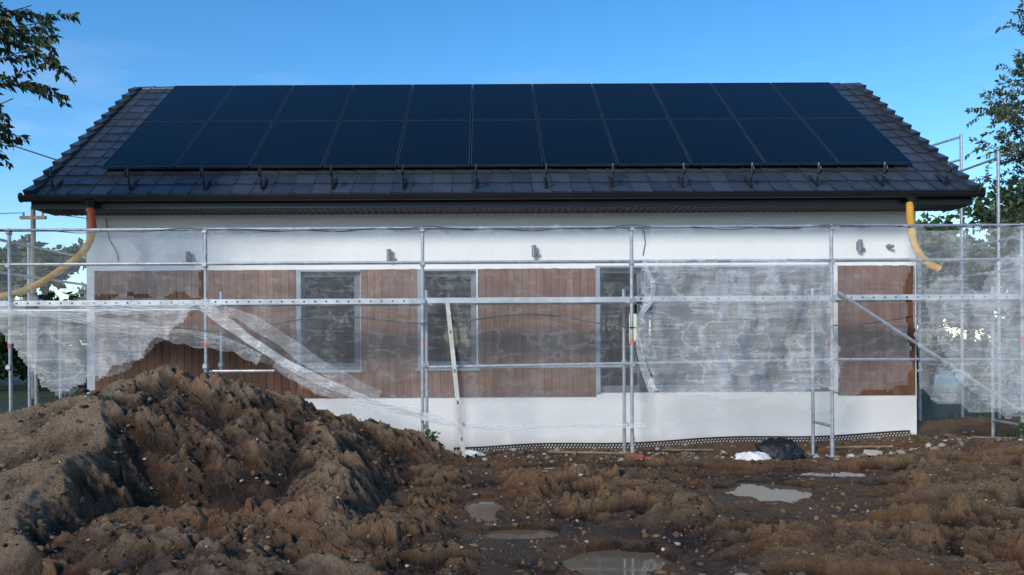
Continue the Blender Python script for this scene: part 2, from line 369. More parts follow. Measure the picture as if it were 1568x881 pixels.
# ------------------------------------------------------------------ house
house=empty('house')
WX0,WX1,WY,WY2=-6.265,6.78,12.5,18.66; SZ=3.68
OPS=[(-2.96,-1.96,1.22,2.80),(-1.06,-.11,1.24,2.80),(1.735,5.53,.84,2.84)]
mb=MB()
bx=sorted(set([WX0,WX1]+[o[0] for o in OPS]+[o[1] for o in OPS])); bz=sorted(set([-.3,SZ]+[o[2] for o in OPS]+[o[3] for o in OPS]))
for i in range(len(bx)-1):
    for j in range(len(bz)-1):
        cx=(bx[i]+bx[i+1])/2; cz=(bz[j]+bz[j+1])/2
        if any(o[0]<cx<o[1] and o[2]<cz<o[3] for o in OPS): continue
        mb.add([(bx[i],WY,bz[j]),(bx[i+1],WY,bz[j]),(bx[i+1],WY,bz[j+1]),(bx[i],WY,bz[j+1])],[(0,1,2,3)])
for (a,b,c,d) in OPS:
    y2=WY+.16
    mb.add([(a,WY,c),(b,WY,c),(b,WY,d),(a,WY,d),(a,y2,c),(b,y2,c),(b,y2,d),(a,y2,d)],[(0,1,5,4),(1,2,6,5),(2,3,7,6),(3,0,4,7)])
def backz(y): return 3.86+(y-11.84)*.747-.12 if y<15.58 else 3.86+(19.32-y)*.747-.12
for xx in(WX0,WX1):
    mb.add([(xx,WY,-.3),(xx,WY2,-.3),(xx,WY2,backz(WY2)),(xx,15.58,backz(15.58)),(xx,WY,backz(WY))],[(0,1,2,3,4)])
bo=[(-5,-3.9,1.2,2.3),(3.0,4.1,.9,2.3)]
bx=[WX0,-5,-3.9,3.0,4.1,WX1]; bz=[-.3,.9,1.2,2.3,SZ]
for i in range(5):
    for j in range(4):
        cx=(bx[i]+bx[i+1])/2; cz=(bz[j]+bz[j+1])/2
        if any(o[0]<cx<o[1] and o[2]<cz<o[3] for o in bo): continue
        mb.add([(bx[i],WY2,bz[j]),(bx[i+1],WY2,bz[j]),(bx[i+1],WY2,bz[j+1]),(bx[i],WY2,bz[j+1])],[(0,3,2,1)])
mb.obj('walls',M_plaster,house)
mb=MB()
mb.add([(WX0+.1,WY+.2,.15),(WX1-.1,WY+.2,.15),(WX1-.1,WY2-.1,.15),(WX0+.1,WY2-.1,.15)],[(0,1,2,3)],1)
mb.add([(WX0+.1,WY+.2,3.1),(WX1-.1,WY+.2,3.1),(WX1-.1,WY2-.1,3.1),(WX0+.1,WY2-.1,3.1)],[(3,2,1,0)],0)
mb.box(1.2,1.35,WY+.2,WY2-.1,.16,3.09); mb.box(-1.5,-1.38,WY+.2,WY2-.1,.16,3.09); mb.box(-6,-2.4,15.4,15.52,.16,3.09); mb.box(3.0,3.2,14.2,14.4,.16,3.09)
mb.box(1.36,2.9,16,16.12,.16,3.09); mb.box(4.4,6.6,15.2,15.32,.16,3.09)
mb.obj('interior',[M_room,M_floor],house)
def window(name,o,mull,horiz=None,sill=True):
    a,b,c,d=o; e=empty(name); e.parent=house
    m=MB(); w=.065; y0,y1=WY+.06,WY+.13
    m.box(a+.003,b-.003,y0,y1,d-w,d-.003); m.box(a+.003,b-.003,y0,y1,c+.003,c+w)
    m.box(a+.003,a+w,y0,y1,c+w,d-w); m.box(b-w,b-.003,y0,y1,c+w,d-w)
    for x in mull: m.box(x-.05,x+.05,y0-.004,y1-.004,c+w,d-w)
    xs_=[a+w]+list(mull)+[b-w]
    for i in range(len(xs_)-1):
        l=xs_[i]+(.05 if i>0 else 0); r=xs_[i+1]-(.05 if i<len(xs_)-2 else 0); s=.045
        m.box(l,r,y0+.02,y1-.01,c+w,c+w+s); m.box(l,r,y0+.02,y1-.01,d-w-s,d-w); m.box(l,l+s,y0+.02,y1-.01,c+w+s,d-w-s); m.box(r-s,r,y0+.02,y1-.01,c+w+s,d-w-s)
    m.obj('frame',M_frame,e,False,.004)
    m=MB(); m.add([(a+w,WY+.1,c+w),(b-w,WY+.1,c+w),(b-w,WY+.1,d-w),(a+w,WY+.1,d-w)],[(0,1,2,3)]); m.obj('glass',M_glass,e)
    m=MB(); m.box(a-.0,a+.07,WY-.035,WY+.055,c,d-.0)
    m.box(a+.073,b-.0,WY-.032,WY+.055,d-.03,d); m.obj('reveal_strip',M_frameL,e)
    if sill: m=MB(); m.box(a-.03,b+.03,WY-.05,WY+.06,c-.035,c-.003); m.obj('sill',M_frameL,e)
window('window',OPS[0],[]); window('window_middle',OPS[1],[]); window('sliding_door',OPS[2],[2.5,3.75,4.1],sill=False)
m=MB(); m.box(5.455,5.53,WY-.04,WY+.05,.84,2.84); m.box(-.135,-.112,WY-.036,WY+.05,1.24,2.8); m.obj('white_trim',M_white,house)
m=MB(); BW=.118
for (a,b,zlo,zhi) in [(-6.13,-2.965,.79,2.80),(-2.965,-1.955,.79,1.18),(-1.955,-1.065,.79,2.80),(-1.065,-.105,.79,1.20),(-.105,1.73,.79,2.80),(5.535,6.75,.79,2.82)]:
    n=max(1,round((b-a)/BW)); w=(b-a)/n
    for i in range(n):
        x0=a+i*w; cuts=[zlo]
        if zhi-zlo>1 and random.random()<.7: cuts.append(random.uniform(1.2,2.4))
        cuts.append(zhi+random.uniform(-.005,.005))
        for k in range(len(cuts)-1):
            m.box(x0+.003,x0+w-.003,WY-.028+random.uniform(-.002,.002),WY-.003,cuts[k]+.001,cuts[k+1]-.001)
m.obj('wood_cladding',M_wood,house)
m=MB(); m.box(-6.13,-2.97,WY-.0025,WY-.001,.79,2.8); m.box(-1.95,-1.07,WY-.0025,WY-.001,.79,2.8); m.box(-.10,1.73,WY-.0025,WY-.001,.79,2.8); m.box(5.54,6.75,WY-.0025,WY-.001,.79,2.8); m.box(-2.96,-1.96,WY-.0025,WY-.001,.79,1.18); m.box(-1.06,-.11,WY-.0025,WY-.001,.79,1.2)
m.obj('cladding_underlay',M_holes,house)
TH=math.atan2(2.81,3.76); u=Vector((0,math.cos(TH),math.sin(TH))); nn=Vector((0,-math.sin(TH),math.cos(TH)))
E0=Vector((0,11.82,3.83)); RX0,RX1=-6.8,7.31
def rp(x,s,h): v=E0+u*s+nn*h; return (x,v.y,v.z)
def rpb(x,s,h): v=rp(x,s,h); return (x,2*15.58-v[1],v[2])
m=MB(); NC=47; W=(RX1-RX0)/NC
for k in range(14):
    s0=k*.335; s1=min(s0+.40,4.70)
    for i in range(NC):
        x0=RX0+i*W+.003; x1=x0+W-.006; j=random.uniform(-.003,.003); b0=.03+j; th=.028; sj=random.uniform(-.004,.004)
        m.hexa([rp(x0,s0+sj,b0+.004),rp(x1,s0+sj,b0-.004),rp(x1,s1,0),rp(x0,s1,.006),rp(x0,s0+sj,b0+th+.006),rp(x1,s0+sj,b0+th-.006),rp(x1,s1,th-.004),rp(x0,s1,th+.006)])
        xm=x0+.02
        m.hexa([rp(x0-.004,s0+.002,b0+th+.004),rp(xm,s0+.002,b0+th+.002),rp(xm,s1-.06,th+.002),rp(x0-.004,s1-.06,th+.004),rp(x0,s0+.002,b0+th+.018),rp(xm-.004,s0+.002,b0+th+.016),rp(xm-.004,s1-.06,th+.014),rp(x0,s1-.06,th+.016)])
    for xx in(RX0,RX1):
        a,b=(xx-.03,xx+.12) if xx<0 else (xx-.12,xx+.03)
        m.hexa([rp(a,s0,-.06),rp(b,s0,-.06),rp(b,s1,-.09),rp(a,s1,-.09),rp(a,s0,.125),rp(b,s0,.125),rp(b,s1,.05),rp(a,s1,.05)])
for i in range(36):
    L=(RX1-RX0+.06)/36; x0=RX0-.03+i*L
    m.tube([(x0,15.58,6.60),(x0+L+.02,15.58,6.61)],[.085,.09],12)
m.obj('roof_tiles',M_tile,house)
m=MB(); prof=[(11.9,SZ),(11.9,3.80),(15.58,6.60),(19.26,3.80),(19.26,SZ),(18.72,SZ),(18.72,3.72),(15.58,6.42),(12.44,3.72),(12.44,SZ)]
n=len(prof); xa,xb=RX0+.02,RX1-.02
vs=[(xa,a,b) for a,b in prof]+[(xb,a,b) for a,b in prof]
fs=[(i,(i+1)%n,(i+1)%n+n,i+n) for i in range(n)]+[(0,1,2,7,8,9),(2,3,4,5,6,7),tuple(n+i for i in(9,8,7,2,1,0)),tuple(n+i for i in(7,6,5,4,3,2))]
m.add(vs,fs); m.add([rpb(RX0,0,.03),rpb(RX1,0,.03),rpb(RX1,4.7,.03),rpb(RX0,4.7,.03)],[(0,1,2,3)])
m.obj('roof_structure',M_black,house)
m=MB(); x=RX0+.05
while x<RX1-.05:
    m.box(x,x+.07,11.93,12.49,SZ-.012,SZ-.003); x+=.1
m.obj('soffit_boards',M_soffit,house)
m=MB(); gy,gz,r=11.775,3.835,.075; k=10; pr=[]
for i in range(k+1):
    a=math.pi+math.pi*i/k; pr.append((gy+r*math.cos(a),gz+r*math.sin(a)))
for i in range(k,-1,-1):
    a=math.pi+math.pi*i/k; pr.append((gy+(r-.006)*math.cos(a),gz+(r-.006)*math.sin(a)))
n=len(pr); m.add([(-6.87,a,b) for a,b in pr]+[(7.38,a,b) for a,b in pr],[(i,(i+1)%n,(i+1)%n+n,i+n) for i in range(n)])
for xx in(-6.87,7.38):
    m.tube([(xx-.004,gy,gz-.01),(xx+.004,gy,gz-.01)],r,14)
m.tube([(-6.87,gy-r,gz+.004),(7.38,gy-r,gz+.004)],.011,8)
x=-6.5
while x<7.2: m.box(x,x+.025,gy-r,gy+r,gz+.004,gz+.010); x+=.6
for xx in(-5.845,6.33): m.tube([(xx,gy,gz-.06),(xx,gy,gz-.12),(xx,gy,gz-.22)],[.085,.06,.045],14)
m.box(RX0+.02,RX1-.02,11.885,11.898,SZ-.01,3.82)
m.obj('gutter',M_black,house,True)
m=MB()
for xx in np.array([-6.45,-5.3,-4.19,-3.33,-2.27,-1.21,-.12,.92,1.91,2.96,3.98,4.97,5.95,6.9]):
    m.hexa([rp(xx-.02,.10,.075),rp(xx+.02,.10,.075),rp(xx+.02,.46,.07),rp(xx-.02,.46,.07),rp(xx-.02,.10,.087),rp(xx+.02,.10,.087),rp(xx+.02,.46,.083),rp(xx-.02,.46,.083)])
    m.tube([rp(xx,.14,.07),rp(xx,.17,.20),rp(xx,.25,.34),rp(xx+.01,.28,.37)],.015,6); m.tube([rp(xx,.20,.24),rp(xx,.13,.27),rp(xx,.13,.33),rp(xx,.18,.36)],.014,6)
m.obj('snow_guards',M_black,house)
sol=empty('solar_panel_array'); sol.parent=house
mg=MB(); mf=MB(); PX0,PX1=-5.96,6.67; PW=(PX1-PX0)/11; S0=.76; PL=1.87
for r_ in range(2):
    for i in range(11):
        a=PX0+i*PW+.009; b=a+PW-.018; s0=S0+r_*PL+.01; s1=s0+PL-.02; w=.014
        h0,h1=.105,.14
        for (p,q,c,d) in[(a,b,s0,s0+w),(a,b,s1-w,s1),(a,a+w,s0+w,s1-w),(b-w,b,s0+w,s1-w)]:
            mf.hexa([rp(p,c,h0),rp(q,c,h0),rp(q,d,h0),rp(p,d,h0),rp(p,c,h1),rp(q,c,h1),rp(q,d,h1),rp(p,d,h1)])
        j=random.uniform(-.003,.003)
        mg.add([rp(a+w,s0+w,h1-.004+j),rp(b-w,s0+w,h1-.004-j),rp(b-w,s1-w,h1-.004-j),rp(a+w,s1-w,h1-.004+j)],[(0,1,2,3)])
for s in(.95,2.3,2.9,4.2): mf.hexa([rp(PX0-.04,s,.065),rp(PX1+.04,s,.065),rp(PX1+.04,s+.04,.065),rp(PX0-.04,s+.04,.065),rp(PX0-.04,s,.103),rp(PX1+.04,s,.103),rp(PX1+.04,s+.04,.103),rp(PX0-.04,s+.04,.103)])
mg.obj('cells',M_solar,sol); mf.obj('frames',M_pframe,sol)
for i,(lx,lz) in enumerate([(-4.64,3.0),(-1.5,3.02),(.77,3.07),(5.87,3.13)]):
    m=MB(); m.box(lx-.03,lx+.03,WY-.03,WY-.002,lz-.06,lz+.06); m.tube([(lx,WY-.07,lz-.09),(lx,WY-.07,lz+.09)],.036,16); m.tube([(lx,WY-.07,lz-.093),(lx,WY-.07,lz-.088)],.03,12)
    m.box(lx+.03,lx+.09,WY-.05,WY-.02,lz-.075,lz-.03)
    m.obj('wall_lamp_%d'%(i+1),M_lamp,house,True)
m=MB(); m.tube([(6.34,WY-.002,3.12),(6.34,WY-.05,3.12)],.035,14); m.tube([(6.31,WY-.05,3.12),(6.38,WY-.11,3.11)],.024,12); m.obj('wall_sensor',M_lamp,house,True)
m=MB(); m.tube([(-5.95,WY-.01,3.62),(-5.9,WY-.02,3.3),(-5.78,WY-.03,3.1),(-5.75,WY-.02,2.95)],.006,6); m.tube([(2.5,WY-.01,3.4),(2.52,WY-.02,3.2),(2.48,WY-.02,3.0)],.005,6); m.obj('wall_cable',M_cable,house)
m=MB()
xq=np.arange(-.5,6.7,.05)
for i in range(len(xq)-1):
    x=xq[i]; zc=.03*max(0,x)+.02*math.sin(x*2.1)-.045
    m.hexa([(x,WY-.06,zc-.25),(x+.05,WY-.06,zc-.25),(x+.05,WY-.01,zc-.25),(x,WY-.01,zc-.25),(x,WY-.05,zc+.06),(x+.05,WY-.05,zc+.06),(x+.05,WY-.01,zc+.06),(x,WY-.01,zc+.06)],0)
    for r_ in range(2):
        m.box(x+.010+.02*(r_%2),x+.033+.02*(r_%2),WY-.068,WY-.058,zc-.015+r_*.035,zc+.006+r_*.035,1)
m.obj('foundation_membrane',[M_cable,M_board],house)

def cr(pts,n=14):
    P=[Vector(p) for p in pts]; P=[2*P[0]-P[1]]+P+[2*P[-1]-P[-2]]; o=[]
    for i in range(1,len(P)-2):
        for k in range(n):
            t=k/n; a,b,c,d=P[i-1:i+3]
            o.append(.5*((2*b)+(c-a)*t+(2*a-5*b+4*c-d)*t*t+(3*b-a-3*c+d)*t**3))
    o.append(P[-2]); return o
h=empty('drain_hose')
m=MB(); p=cr([(-5.79,11.74,3.36),(-5.78,11.66,3.20),(-5.86,11.6,3.0),(-6.13,11.6,2.78),(-6.6,11.6,2.49),(-7.08,11.62,2.36),(-7.9,11.7,2.28)],26); m.tube(p,[.047+.005*(i%2) for i in range(len(p))],12); m.obj('corrugated_hose',M_yellow,h)
m=MB(); m.tube([(-5.84,gy,3.66),(-5.83,gy,3.58),(-5.79,11.74,3.34)],.055,14); m.tube([(-5.84,gy,3.645),(-5.84,gy,3.615)],.066,14); m.tube([(-5.80,11.745,3.40),(-5.79,11.74,3.34)],.062,14); m.obj('connector',M_orange,h,True)
m=MB(); p=cr([(6.30,gy,3.68),(6.29,11.72,3.32),(6.35,11.7,3.0),(6.50,11.68,2.79),(6.66,11.64,2.68)],26); m.tube(p,[.050+.005*(i%2) for i in range(len(p))],12); m.tube([p[-2],p[-1]],.058,12); m.obj('drain_hose',M_yellow)

# ------------------------------------------------------------------ scaffolding
sc=empty('scaffolding'); OY,IY=11.1,11.75
def clamp(m,x,y,z): 
    m.tube([(x,y,z-.04),(x,y,z+.04)],.038,10); m.box(x-.03,x+.03,y-.055,y-.02,z-.025,z+.025)
m=MB(); lab=MB()
OX=[-6.64,-3.90,-.867,2.05,4.84,7.50]
for x in OX:
    z0=hs(x,OY); m.tube([(x+random.uniform(-.02,.02),OY,z0-.05),(x,OY,3.27)],.0245,10)
    m.tube([(x,OY,z0+.0),(x,OY,z0+.3)],.03,10); m.box(x-.07,x+.07,OY-.07,OY+.07,z0,z0+.012)
    for z in(1.33,2.22,2.75,3.22): clamp(m,x,OY,z)
    xi=x+.0; z0=hs(xi,IY); m.tube([(xi,IY,z0-.05),(xi,IY,2.42)],.0245,10); m.box(x-.07,x+.07,IY-.07,IY+.07,z0,z0+.012)
    for z in(1.33,2.2): clamp(m,x,IY,z)
    for z in(2.17,.45): m.tube([(x,OY,z),(x,IY,z)],.022,8)
    lab.tube([(x,OY,1.60),(x,OY,1.68)],.027,10)
lab.tube([(4.84,OY,2.02),(4.84,OY,2.1)],.027,10)
m.tube([(-8.2,OY-.03,3.24),(8.9,OY-.03,3.24)],.021,8)
m.tube([(-8.2,OY-.03,2.76),(8.9,OY-.03,2.76)],.024,8)
m.tube([(-.9,OY+.03,1.30),(4.9,OY+.03,1.38)],.021,8)
m.tube([(-3.9,OY+.03,1.26),(-2.95,OY+.03,1.26)],.021,8)
m.tube([(4.9,OY+.03,1.38),(8.9,OY+.03,1.36)],.02,8)
m.tube([(-.9,IY,1.28),(2.1,IY,1.28)],.02,8)
m.tube([(-8.2,OY+.03,2.12),(-3.9,OY+.03,2.12)],.021,8)
m.tube([(4.9,OY-.05,2.32),(7.53,OY-.05,.59)],.024,8)
for (x,y,zt) in[(7.6,13.9,3.5),(8.34,13.9,5.25),(8.34,12.9,4.7),(7.6,16.4,5.2),(8.34,16.4,5.2),(8.9,11.1,3.27),(8.34,11.75,3.3)]:
    m.tube([(x,y,-.1),(x,y,zt)],.0245,8)
for z in(1.3,2.2,2.75,3.25): m.tube([(8.34,11.7,z),(8.34,17,z)],.022,8)
m.tube([(8.34,12.9,4.6),(8.34,16.4,4.6)],.02,8); m.tube([(8.34,13.9,5.2),(7.84,13.9,5.05)],.02,8);m.tube([(7.84,13.9,5.05),(7.84,13.9,4.8)],.02,8);m.tube([(8.34,13.9,4.8),(7.6,13.9,4.6)],.02,8)
for (x,y,zt) in[(-6.9,12.9,2.35),(-7.4,12.9,3.3),(-7.4,15.5,3.3),(-6.9,15.5,2.4),(-7.5,11.1,3.27)]:
    m.tube([(x,y,-.1),(x,y,zt)],.0245,8)
for z in(2.2,2.75,3.25): m.tube([(-7.4,11.1,z),(-7.4,17,z)],.022,8)
m.obj('tubes',M_zinc,sc,True); lab.obj('labels',M_redlabel,sc,True)
m=MB()
segs=[(-8.2,-3.93),(-3.87,-.89),(-.84,2.02),(2.08,4.81),(4.87,7.47)]
for k,(a,b) in enumerate(segs):
    zz=2.20+.006*k
    m.box(a,b,OY+.02,OY+.33,zz+.045,zz+.06); m.box(a,b,OY+.35,OY+.64,zz+.045,zz+.06)
    m.box(a,b,OY+.012,OY+.02,zz-.015,zz+.06); m.box(a,b,OY+.33,OY+.335,zz-.015,zz+.045); m.box(a,b,OY+.64,OY+.645,zz-.015,zz+.06)
    if k in(1,3,4,0):
        x=a+.1
        while x<b-.1:
            m.tube([(x,OY+.013,zz+.022),(x,OY+.009,zz+.022)],.014,8,1); x+=.155
m.obj('decks',[M_deck,M_holes],sc)
m=MB()
pts=[(x,OY-.06,1.93+.05*math.sin(x*.8+2)+.03*math.sin(x*2.3)-.04*math.cos((x+.8)*2.07)) for x in np.arange(-8,8.9,.12)]
m.tube(pts,.009,6); pts=[(x,OY-.08,3.25-.05*abs(math.sin((x+3.9)*1.05))+.012*math.sin(x*7)) for x in np.arange(-8,8.9,.1)]
m.tube(pts,.006,5); pts=[(x,OY-.05,2.76-.012*abs(math.sin((x+3.9)*3.1))) for x in np.arange(-8,8.9,.1)]; m.tube(pts,.005,5)
m.obj('lashing_cable',M_cable,sc)

def inpoly(px,pz,P):
    c=np.zeros(px.shape,bool); n=len(P)
    for i in range(n):
        x1,y1=P[i];x2,y2=P[(i+1)%n]
        k=((y1>pz)!=(y2>pz))&(px<(x2-x1)*(pz-y1)/((y2-y1) if y2!=y1 else 1e-9)+x1); c^=k
    return c
def net(name,P,y,mat,amp=.05,st=.03,edge=.06,seed=1):
    P=np.array(P); xs=np.arange(P[:,0].min()-.1,P[:,0].max()+.1,st); zs=np.arange(P[:,1].min()-.1,P[:,1].max()+.1,st)
    X,Z=np.meshgrid(xs,zs)
    Yd=y+amp*(fbm(X*2.2,Z*1.0,4,seed)-.5)*2+amp*.4*np.sin((X*1.3+Z*.9)*9+4*fbm(X,Z,2,seed+3))*fbm(X*.8,Z*.8,2,seed+4)
    jx=X+edge*2*(fbm(X*4,Z*4,3,seed+7)-.5)*1.5; jz=Z+edge*2*(fbm(X*4,Z*4,3,seed+9)-.5)*1.5
    ins=inpoly(jx,jz,P); F=gridF(len(xs),len(zs)); F=F[ins.ravel()[F].all(1)]
    used=np.unique(F); r=np.full(X.size,-1); r[used]=np.arange(len(used))
    V=np.stack([X,Yd,Z],-1).reshape(-1,3)[used]
    return np_mesh(name,V,r[F],mat,sc,True)
net('net_main',[(-8.3,2.3),(-3.9,2.3),(-3.9,3.24),(2.16,3.24),(2.2,2.6),(2.05,1.9),(2.21,.45),(.6,.47),(-.39,.43),(-.94,.57),(-1.67,.77),(-2.40,.96),(-2.86,1.23),(-3.59,1.64),(-4.33,1.76),(-4.95,1.32),(-5.41,1.12),(-5.87,.94),(-6.32,1.28),(-6.69,1.87),(-7.05,2.0),(-8.3,2.0)],OY-.10,M_net,.05,seed=3)
net('net_upper_left',[(-8.3,3.24),(-3.9,3.24),(-3.9,2.32),(-8.3,2.32)],OY-.10,M_net,.05,seed=43)
net('net_terrace',[(2.3,3.24),(5.9,3.24),(5.9,.95),(5.2,.9),(4.88,.55),(4.2,.75),(3.3,.62),(2.5,.4),(2.3,.9)],OY-.09,M_net,.04,seed=9)
net('net_terrace_dense',[(2.22,2.78),(4.86,2.78),(4.88,.93),(4.1,.9),(3.26,.86),(2.34,.9),(2.2,1.2),(2.05,1.69),(2.14,2.3)],OY-.16,M_netd,.12,seed=14)
net('net_right',[(5.85,3.2),(9.1,3.24),(9.1,.5),(7.53,.56),(6.9,.62),(6.18,.77),(6.0,.95)],OY-.11,M_netm,.06,seed=21)
net('net_right_dense',[(6.0,2.35),(6.5,2.6),(6.8,2.3),(7.1,2.75),(7.5,2.95),(9.1,3.1),(9.1,.5),(7.53,.60),(6.9,.66),(6.6,1.0),(6.25,1.5)],OY-.17,M_netm,.12,seed=25)
net('net_left_dense',[(-8.3,2.25),(-3.95,2.2),(-4.1,1.95),(-4.33,1.8),(-4.95,1.35),(-5.41,1.15),(-5.87,.92),(-6.32,1.25),(-6.69,1.87),(-7.05,1.95),(-8.3,1.95)],OY-.16,M_netd,.1,seed=33)
def fold(name,pts,w0,w1,mat,seed):
    p=cr(pts,30); n=len(p); k=28; V=np.zeros((n,k,3))
    for i in range(n):
        t=(p[min(i+1,n-1)]-p[max(i-1,0)]).normalized(); s=Vector((t.z,0,-t.x)); w=w0+(w1-w0)*i/n
        for j in range(k):
            q=(j/(k-1)-.5)*(1+.15*math.sin(i*.09+seed)+.1*math.sin(i*.31+seed*2)); V[i,j]=tuple(p[i]+s*q*w+Vector((0,.035*math.sin(j*1.7+seed+i*.01)*(w/.25),.01*math.sin(i*.3+j))))
    np_mesh(name,V.reshape(-1,3),gridF(k,n),mat,sc,True)
fold('net_fold',[(-3.92,OY-.1,2.2),(-3.3,OY-.2,1.75),(-2.6,OY-.22,1.3),(-1.9,OY-.2,.98),(-1.2,OY-.16,.72),(-.6,OY-.14,.6)],.16,.06,M_netf,1)
fold('net_fold_upper',[(-3.9,OY-.1,2.2),(-3.2,OY-.18,1.95),(-2.3,OY-.2,1.35),(-1.5,OY-.18,.85)],.08,.30,M_netm,5)
fold('net_fold_low',[(-2.9,OY-.2,1.36),(-2.3,OY-.2,1.02),(-1.6,OY-.2,.82),(-.9,OY-.2,.70)],.10,.20,M_netm,15)
fold('net_fold_left',[(-6.9,OY-.1,2.15),(-5.8,OY-.2,2.03),(-5.0,OY-.2,1.88),(-4.35,OY-.15,1.8)],.05,.22,M_netd,2)
fold('net_fold_fan',[(-5.6,OY-.15,2.15),(-5.0,OY-.2,2.13),(-4.4,OY-.2,2.12),(-3.9,OY-.1,2.2)],.2,.12,M_netd,8)
fold('net_fold_bridge',[(-4.4,OY-.2,1.78),(-4.0,OY-.22,1.72),(-3.5,OY-.2,1.62),(-3.1,OY-.2,1.42)],.22,.18,M_netm,11)
fold('net_hem_terrace',[(2.18,OY-.2,2.75),(2.3,OY-.22,2.35),(2.1,OY-.22,1.9),(2.14,OY-.2,1.4),(2.3,OY-.2,.95)],.06,.10,M_netf,4)
fold('net_hem_low',[(-.9,OY-.16,.6),(0.1,OY-.16,.48),(1.2,OY-.16,.5),(2.2,OY-.16,.48)],.05,.05,M_netd,6)

m=MB(); a=Vector((-.52,11.02,2.2)); b=Vector((-.30,10.85,.2)); t=(a-b).normalized(); s=Vector((1,0,0)); w=.030; d=Vector((0,1,0))*.012
b.z=hs(b.x,b.y)-.02
m.hexa([b-s*w-d,b+s*w-d,b+s*w+d,b-s*w+d,a-s*w-d,a+s*w-d,a+s*w+d,a-s*w+d],0)
for k in(.12,.35,.55,.8): 
    c=b.lerp(a,k); m.hexa([c-s*.014-d*1.2,c+s*.014-d*1.2,c+s*.014-d,c-s*.014-d,c-s*.014-d*1.2+t*.05,c+s*.014-d*1.2+t*.05,c+s*.014-d+t*.05,c-s*.014-d+t*.05],1)
m.obj('leaning_straightedge',[M_board,M_lamp])

def lump(name,c,sx,sy,sz,mat,seed,amp=.35,sub=4):
    bm=bmesh.new(); bmesh.ops.create_icosphere(bm,subdivisions=sub,radius=1)
    me=bpy.data.meshes.new(name); bm.to_mesh(me); bm.free()
    V=np.array([v.co[:] for v in me.vertices]); nz=fbm(V[:,0]*2+V[:,2]*1.3+9,V[:,1]*2-V[:,2]*1.7+9,4,seed)
    cr_=np.abs(fbm(V[:,0]*3+V[:,2]*3+5,V[:,1]*3+5,3,seed+3)-.5)*2
    V=V*(1+amp*(nz-.5)*2-.35*np.clip(.25-cr_,0,1))[:,None]; V[:,2]=np.maximum(V[:,2],-.4)
    V=V*np.array([sx,sy,sz])+np.array(c)
    me.vertices.foreach_set('co',V.ravel()); me.polygons.foreach_set('use_smooth',[True]*len(me.polygons)); me.materials.append(mat); me.update()
    o=bpy.data.objects.new(name,me); col.objects.link(o); return o
lump('black_plastic_bag',(4.05,11.0,hs(4.05,11)+.10),.34,.25,.22,M_bag,5)
lump('white_plastic_sheet',(3.62,10.75,hs(3.62,10.75)+.03),.22,.16,.10,M_white,8,.5)
lump('white_plastic_sheet',(-.35,11.3,hs(-.35,11.3)+.02),.3,.12,.06,M_white,12,.5)
for i,(bx_,by_,rt) in enumerate([(2.0,10.72,.1),(2.22,10.75,-.2),(5.55,11.4,.3),(2.1,10.9,.5)]):
    m=MB(); m.box(-.12,.12,-.055,.055,0,.065); o=m.obj('brick',M_brick if i!=2 else M_board,None,False,.006); o.location=(bx_,by_,hs(bx_,by_)); o.rotation_euler=(.1,.08,rt)
for i,(x0,y0,x1,y1) in enumerate([(.9,11.5,2.0,11.35),(5.1,11.9,6.0,11.7),(6.9,11.3,8.2,11.5),(2.6,11.7,3.4,11.9)]):
    m=MB(); m.tube([(x0,y0,hs(x0,y0)+.02),(x1,y1,hs(x1,y1)+.02)],[.022,.022],4); m.obj('timber_offcut',M_timber)

